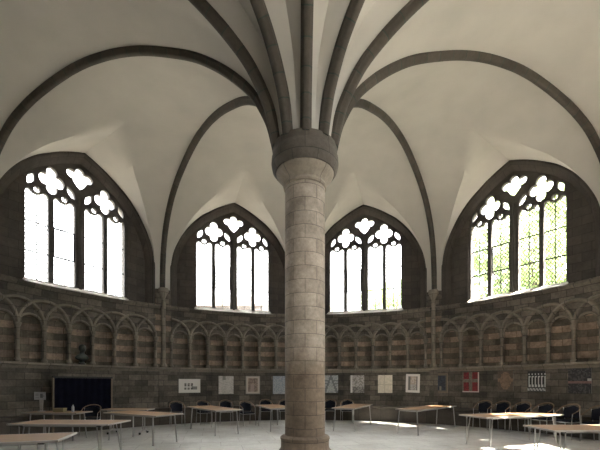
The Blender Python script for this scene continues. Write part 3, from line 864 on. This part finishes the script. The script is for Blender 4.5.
_a = on_ring(91, 7.5); chair(7.5 * math.sin(_a), D + 7.5 * math.cos(_a), 165, 'brown-grey rounded chair back in front of the black screen', GL)

# ------------------------------------------------------------------ prints hung on the wall
PC = {}
def pm(c):
    if c not in PC: PC[c] = plain('print_ink', tuple(min(.85, x * 1.2) for x in c), .7)
    return PC[c]
def poster(u0, u1, yt, yb, label, nx, ny, fn, frame=None, tilt=0, name='art_print', cat='print'):
    R = 8.44
    a0, a1 = on_ring(u0, R), on_ring(u1, R)
    p0 = Vector((R * math.sin(a0), D + R * math.cos(a0))); p1 = Vector((R * math.sin(a1), D + R * math.cos(a1)))
    W = (p1 - p0).length; c = (p0 + p1) / 2; z = c.y
    zt, zb = CH + (CY - yt) / F * z, CH + (CY - yb) / F * z
    ang = math.atan2((p1 - p0).y, (p1 - p0).x)
    # push back so the corners nearly touch the curved wall
    sag = RW - math.sqrt(max(0, RW * RW - (W / 2) ** 2))
    am = (a0 + a1) / 2; nrm = Vector((math.sin(am), math.cos(am))); dist = (c - Vector((0, D))).length
    c = c + nrm * (RW - sag - .012 - dist)
    o_mats, idx = [], {}
    bm = bmesh.new(); H = zt - zb
    box(bm, -W/2, W/2, .0, .011, 0, H)
    o_mats.append(plain('print_backing', (.3, .28, .25), .8))
    for i in range(nx):
        for j in range(ny):
            col_ = fn(i / max(1, nx - 1), j / max(1, ny - 1), i, j)
            if col_ not in idx: idx[col_] = len(o_mats); o_mats.append(pm(col_))
            x0, x1 = -W/2 + W * i / nx, -W/2 + W * (i+1) / nx; z0, z1 = H * j / ny, H * (j+1) / ny
            f = bm.faces.new([bm.verts.new(q) for q in ((x0, -.0015, z0), (x1, -.0015, z0), (x1, -.0015, z1), (x0, -.0015, z1))]); f.material_index = idx[col_]
    me = bpy.data.meshes.new(name); bm.to_mesh(me); bm.free()
    for q in o_mats: me.materials.append(q)
    o = bpy.data.objects.new(name, me); COL.objects.link(o)
    o.location = (c.x, c.y, zb); o.rotation_euler = (0, rad(tilt), ang)
    tag(o, label, cat, 'prints hung round the wall')
    if frame:
        bm = bmesh.new(); t_ = .03
        for q in ((-W/2, W/2, 0, t_), (-W/2, W/2, H - t_, H), (-W/2, -W/2 + t_, t_, H - t_), (W/2 - t_, W/2, t_, H - t_)):
            box(bm, q[0], q[1], -.014, -.003, q[2], q[3])
        obj('frame', bm, frame, o)
    return o
W0 = (.52, .49, .45)
rnd = random.Random(3)
def q(*c): return tuple(c)
def noise_pick(cols, p=None): return cols[min(len(cols) - 1, int(rnd.random() * len(cols)))]
def f1(x, y, i, j):
    if 5 <= i <= 12 and 3 <= j <= 8 and i % 3 != 1 and j != 5: return noise_pick([(.10, .09, .08), (.2, .18, .16), (.06, .05, .05)])
    if 12 <= i <= 16 and 3 <= j <= 5: return (.16, .15, .14)
    return W0
def f2(x, y, i, j):
    if abs(x - .35) < .08 and y > .82: return (.2, .19, .17)
    return noise_pick([(.42, .39, .36), (.36, .34, .31), (.46, .43, .40)])
def f3(x, y, i, j):
    if x < .12 or x > .88 or y < .08 or y > .92: return (.44, .38, .32)
    return noise_pick([(.20, .15, .12), (.13, .10, .08), (.28, .21, .17), (.17, .12, .10)]) if not (.35 < x < .6 and y < .6) else (.30, .23, .20)
def f4(x, y, i, j): return noise_pick([(.27, .29, .31), (.23, .25, .27), (.31, .32, .33)])
def f5(x, y, i, j):
    if (j in (12, 9) and abs(x - .5) > .15) or (abs(abs(x - .5) - (1 - y) * .45) < .08): return (.14, .15, .15)
    return noise_pick([(.30, .31, .30), (.25, .26, .26), (.34, .34, .33)])
def f6(x, y, i, j):
    if x < .12: return (.5, .48, .45)
    return noise_pick([(.20, .18, .16), (.30, .28, .26), (.38, .35, .32)] if y > .35 else [(.12, .11, .10), (.24, .22, .2)])
def f7(x, y, i, j):
    if abs(x - .45) < .04 or abs(y - .45) < .03: return (.42, .37, .29)
    return noise_pick([(.52, .46, .37), (.47, .42, .34), (.55, .49, .40)])
def f8(x, y, i, j):
    if x < .15 or x > .88 or y < .12 or y > .93: return (.55, .51, .47)
    if x < .3 or x > .75: return (.13, .12, .11)
    return noise_pick([(.36, .28, .23), (.42, .35, .30), (.3, .24, .2)] if y > .45 else [(.34, .31, .29), (.25, .22, .2)])
def f9(x, y, i, j):
    if x < .08 or x > .92 or y < .06 or y > .94: return (.09, .075, .055)
    if y < .3 and .4 < x < .6: return (.13, .12, .10)
    return noise_pick([(.022, .028, .04), (.03, .034, .045), (.018, .02, .028)])
def f10(x, y, i, j):
    if x > .93 or y < .05: return (.42, .33, .30)
    bx, by = (x < .42 or x > .58), (y > .66 or y < .48)
    if bx and by and .05 < x < .93: return noise_pick([(.13, .010, .012), (.09, .008, .010), (.16, .016, .016)])
    return noise_pick([(.10, .085, .06), (.13, .11, .085)])
def f11(x, y, i, j):
    d_ = math.hypot((x - .5) * 1.1, (y - .5) * .9)
    return noise_pick([(.15, .095, .06), (.18, .115, .075), (.12, .08, .05)]) if d_ < .42 or (.45 < y < .62) else noise_pick([(.085, .065, .045), (.07, .055, .04)])
def f12(x, y, i, j):
    if j >= 13: return (.5, .5, .48) if (j == 14 and i % 3 == 1) else (.02, .02, .02)
    if 4 <= j <= 12: return (.42, .42, .40) if (i % 3 == 1 or (j in (4, 5, 12) and i % 3 != 0)) else (.018, .018, .018)
    if j in (1, 2): return (.34, .34, .32) if (i + j) % 3 else (.05, .05, .05)
    return (.04, .038, .034)
def f13(x, y, i, j):
    if .42 < y < .52: return noise_pick([(.13, .07, .06), (.16, .09, .08)])
    if x > .85 and .5 < y < .62: return (.28, .27, .25)
    return noise_pick([(.014, .013, .014), (.03, .028, .028), (.05, .045, .045), (.012, .012, .013)])
poster(179.3, 201, 379, 392.8, 'white landscape print with a small dark patterned picture, furthest left on the wall', 20, 13, f1)
poster(219, 234, 376, 394, 'pale grey pencil-drawn print between the landscape print and the brown framed one', 15, 18, f2)
poster(246, 260.3, 376, 394, 'brown print in a pale border left of the column', 12, 16, f3, 'edge')
poster(273, 287, 376, 394, 'blue-grey print partly covered by the left edge of the column', 14, 18, f4)
poster(323.5, 338, 375.3, 392.8, 'hatched grey print touching the right edge of the column', 14, 18, f5)
poster(350.2, 364, 375.3, 392.8, 'grey mottled print with a white left margin, second right of the column', 14, 18, f6)
poster(377.5, 392, 375, 393, 'plain cream print, third right of the column', 12, 16, f7)
poster(405, 419, 374, 392.6, 'white bordered print slightly tilted with a brownish arched picture', 12, 16, f8, tilt=1.5)
poster(432.5, 447, 373.5, 392.5, 'dark blue-black picture in a thin brown frame beside the wall shaft', 14, 18, f9, 'postwood')
poster(461.5, 478, 372.3, 392.3, 'print of four dark red squares with a white edge', 15, 18, f10)
poster(496.5, 512, 370.8, 390.5, 'dim brown print of a broad figure, between the red print and the striped banner', 14, 18, f11)
poster(526, 544, 371, 392, 'black and white banner of tall upright shapes under a row of dots', 17, 17, f12)
poster(566, 589.5, 368.5, 393.5, 'large near-black print crossed by a dull red stripe, furthest right', 18, 20, f13)

# ------------------------------------------------------------------ black display screen, left
R_ = 8.12
a0, a1 = on_ring(54, R_), on_ring(111, R_)
p0 = Vector((R_ * math.sin(a0), D + R_ * math.cos(a0))); p1 = Vector((R_ * math.sin(a1), D + R_ * math.cos(a1)))
c = (p0 + p1) / 2; Wd = (p1 - p0).length
ds = empty('display_screen', (c.x, c.y, 0), math.atan2((p1-p0).y, (p1-p0).x))
tag(ds, 'wide black cloth-covered display screen between wooden posts against the left wall', 'display screen')
def zy(y): return CH + (CY - y) / F * c.y
zb, zt = .62, zy(378.3)
bm = bmesh.new(); rows = []
nn = 40
for z in (zb, (zb + zt) / 2, zt): rows.append([(-Wd/2 + Wd * k / nn, .012 * math.sin(k * 1.35), z) for k in range(nn + 1)])
grid(bm, rows); rows = [[(x, y + .03, z) for x, y, z in r] for r in rows]; grid(bm, rows)
obj('cloth_panel', bm, 'cloth', ds, smooth=True)
bm = bmesh.new(); box(bm, -Wd/2 - .03, Wd/2 + .03, -.04, .06, zt, zt + .05); obj('top_rail', bm, 'black', ds)
for s in (-1, 1):
    bm = bmesh.new(); box(bm, s * (Wd/2 + .02) - .02, s * (Wd/2 + .02) + .02, -.02, .04, .03, zt + .02); box(bm, s * (Wd/2 + .02) - .02, s * (Wd/2 + .02) + .02, -.18, .12, 0, .03)
    obj('post', bm, 'postwood', ds)

# bust on the ledge above the screen
a_ = on_ring(82, 8.50); bx, by = 8.50 * math.sin(a_), D + 8.50 * math.cos(a_)
bu = empty('bust', (bx, by, Y_L + .004), -a_)
tag(bu, 'dark bronze head-and-shoulders bust in a niche above the black screen', 'sculpture')
bm = bmesh.new(); lathe(bm, [(0, 0), (.11, 0), (.11, .03), (.07, .06), (.06, .10), (.09, .12), (0, .12)], 20); obj('socle', bm, 'bronze', bu, smooth=True)
bm = bmesh.new()
lathe(bm, [(0, .12), (.12, .13), (.185, .17), (.20, .22), (.17, .27), (.10, .31), (.065, .34), (.06, .38), (.075, .41), (.095, .45), (.105, .50), (.10, .55), (.075, .60), (.035, .625), (0, .63)], 24)
for v in bm.verts:
    if v.co.z < .31: v.co.y *= .55
    if v.co.z > .40:
        v.co.y -= .02
        if abs(v.co.x) < .02 and v.co.y < -.05 and .46 < v.co.z < .51: v.co.y -= .035
        if v.co.z < .45 and v.co.y < 0: v.co.y -= .015
obj('head_and_shoulders', bm, 'bronze', bu, smooth=True)

# things on the small left table
def on_table(name, u, z, label, cat): o = empty(name, (*ground(u, z), .732)); return tag(o, label, cat)
sg = on_table('sign_stand', 41.5, 9.75, 'small white notice with grey marks on a pale stand upon the dim left table', 'sign')
bm = bmesh.new(); lathe(bm, [(0, 0), (.09, 0), (.09, .015), (.02, .03), (0, .03)], 20); obj('foot', bm, 'edge', sg, smooth=True)
bm = bmesh.new()
vs = box(bm, -.035, .035, -.01, .01, .02, .34); 
for v in bm.verts:
    if v.co.z > .2: v.co.x *= 1.5
obj('stem', bm, 'edge', sg)
bm = bmesh.new(); box(bm, -.18, .12, -.022, -.012, .32, .53)
for q_ in ((-.15, -.06, .42, .49, 1), (-.15, -.05, .36, .39, 1), (-.02, .05, .37, .48, 2), (.05, .09, .39, .44, 1)):
    f = bm.faces.new([bm.verts.new(p) for p in ((q_[0], -.0235, q_[2]), (q_[1], -.0235, q_[2]), (q_[1], -.0235, q_[3]), (q_[0], -.0235, q_[3]))]); f.material_index = q_[4]
obj('notice', bm, [plain('notice_paper', (.36, .35, .35), .7), pm((.22, .21, .21)), pm((.10, .10, .10))], sg, smooth='keep')
bxo = on_table('box', 60, 9.68, 'low cream cardboard box on the dim left table', 'box')
bm = bmesh.new(); box(bm, -.13, .13, -.08, .08, 0, .09); obj('box_body', bm, plain('cream_card', (.24, .20, .11), .8), bxo)
bm = bmesh.new(); box(bm, -.135, .135, -.085, .085, .075, .10); obj('lid', bm, plain('cream_card_lid', (.28, .235, .13), .8), bxo)
bt = on_table('bottle', 73, 9.62, 'small pale bottle standing near the right end of the dim left table', 'bottle')
bm = bmesh.new(); lathe(bm, [(0, 0), (.03, 0), (.032, .02), (.032, .13), (.014, .17), (.014, .19), (0, .19)], 16); obj('bottle_body', bm, plain('pale_plastic', (.4, .4, .42), .3), bt, smooth=True)
bm = bmesh.new(); lathe(bm, [(.016, .185), (.016, .21), (0, .21)], 12); obj('cap', bm, 'black', bt, smooth=True)

# ------------------------------------------------------------------ outside the windows
bm = bmesh.new(); lathe(bm, [(9.3, -.3), (150, -.3)], 64)
g = obj('ground', bm, 'grass'); g.location = (0, D, 0); g['kind'] = 'structure'; g['label'] = 'unseen ground round the building, greyed for its bounce light'

def foliage_bm(seed, n, h0, h1, rx, blobs=9, leaf=.17):
    R2 = random.Random(seed); bm = bmesh.new()
    cs = [(R2.uniform(-rx, rx) * .65, R2.uniform(-rx, rx) * .65, R2.uniform(h0 + .2 * (h1 - h0), h1 - .18 * (h1 - h0)), R2.uniform(.4, .62) * rx) for _ in range(blobs)]
    for i in range(n):
        cx_, cy_, cz_, r_ = cs[i % blobs]
        v = Vector((R2.gauss(0, 1), R2.gauss(0, 1), R2.gauss(0, 1))).normalized() * r_ * R2.uniform(.55, 1.02)
        p = Vector((cx_ + v.x, cy_ + v.y, cz_ + v.z * .85))
        a = Vector((R2.gauss(0, 1), R2.gauss(0, 1), R2.gauss(0, 1))).normalized(); b_ = a.cross(Vector((R2.gauss(0, 1), R2.gauss(0, 1), R2.gauss(0, 1)))).normalized()
        s = leaf * R2.uniform(.7, 1.4)
        vs = [bm.verts.new(p + a * s), bm.verts.new(p + b_ * s * .5), bm.verts.new(p - a * s), bm.verts.new(p - b_ * s * .5)]
        bm.faces.new(vs)
    return bm, cs
def tree(x, y, h, rx, n, seed, label, leaf=.17, base=1.2, blobs=10):
    t_ = empty('tree', (x, y, -.3)); tag(t_, label, 'tree', 'trees outside the windows')
    bm, cs = foliage_bm(seed, n, base, h, rx, blobs, leaf)
    obj('foliage', bm, 'leaf', t_, smooth='keep')
    bm = bmesh.new(); tube(bm, [(0, 0, 0), (.05, .03, h * .3), (0, 0, h * .7)], .22 * h / 10, 10, rad_fn=lambda q_: 1.2 - .9 * q_)
    for c_ in cs[:6]: tube(bm, [(.03, .02, h * .28), (c_[0] * .5, c_[1] * .5, (c_[2] + h * .28) / 2), c_[:3]], .06 * h / 10, 6, rad_fn=lambda q_: 1.1 - .8 * q_)
    obj('trunk', bm, 'bark', t_, smooth=True)
def pol(a, r): return (r * math.sin(rad(a)), D + r * math.cos(rad(a)))
x, y = pol(42, 21); tree(x, y, 16, 4.6, 8000, 11, 'big leafy tree filling the left lights of the right-hand window', base=1, blobs=14, leaf=.2)
x, y = pol(64, 20); tree(x, y, 15, 4.6, 8000, 12, 'big leafy tree filling the right lights of the right-hand window', base=1, blobs=14, leaf=.2)
x, y = (6.2, 27.5); tree(x, y, 10.6, 2.7, 3000, 13, 'bushy tree low in the right half of the window right of the column')
x, y = (2.6, 30); tree(x, y, 10.3, 1.3, 500, 14, 'small sparse tree low in the left half of the window right of the column', blobs=5)

bd = empty('stone_building', (-7.5, 34, -.3)); tag(bd, 'pale stone building seen through the bottom of the window left of the column', 'building')
bm = bmesh.new(); box(bm, -7.5, 5.2, 0, 9, 0, 9.2); obj('wall', bm, 'ext', bd, uv=uv_box)
bm = bmesh.new()
for k in range(11): box(bm, -7.5 + k * 1.18, -7.5 + k * 1.18 + .7, -.1, .5, 9.2, 9.85)
box(bm, -7.6, 5.3, -.12, .5, 9.0, 9.25); obj('parapet', bm, 'ext', bd, uv=uv_box)
for k in range(4):
    bm = bmesh.new(); x0 = -6.4 + k * 3.1
    fr_ = [(x0, 5.2), (x0 + 1.3, 5.2), (x0 + 1.3, 7.2), (x0 + .65, 8.1), (x0, 7.2)]
    fv = [bm.verts.new((a, -.03, b_)) for a, b_ in fr_]; bv = [bm.verts.new((a, .06, b_)) for a, b_ in fr_]
    bm.faces.new(fv); bm.faces.new(bv[::-1])
    for i in range(5): bm.faces.new([fv[i], bv[i], bv[(i+1) % 5], fv[(i+1) % 5]])
    obj('window', bm, 'bunker', bd)
TR_BM.free()
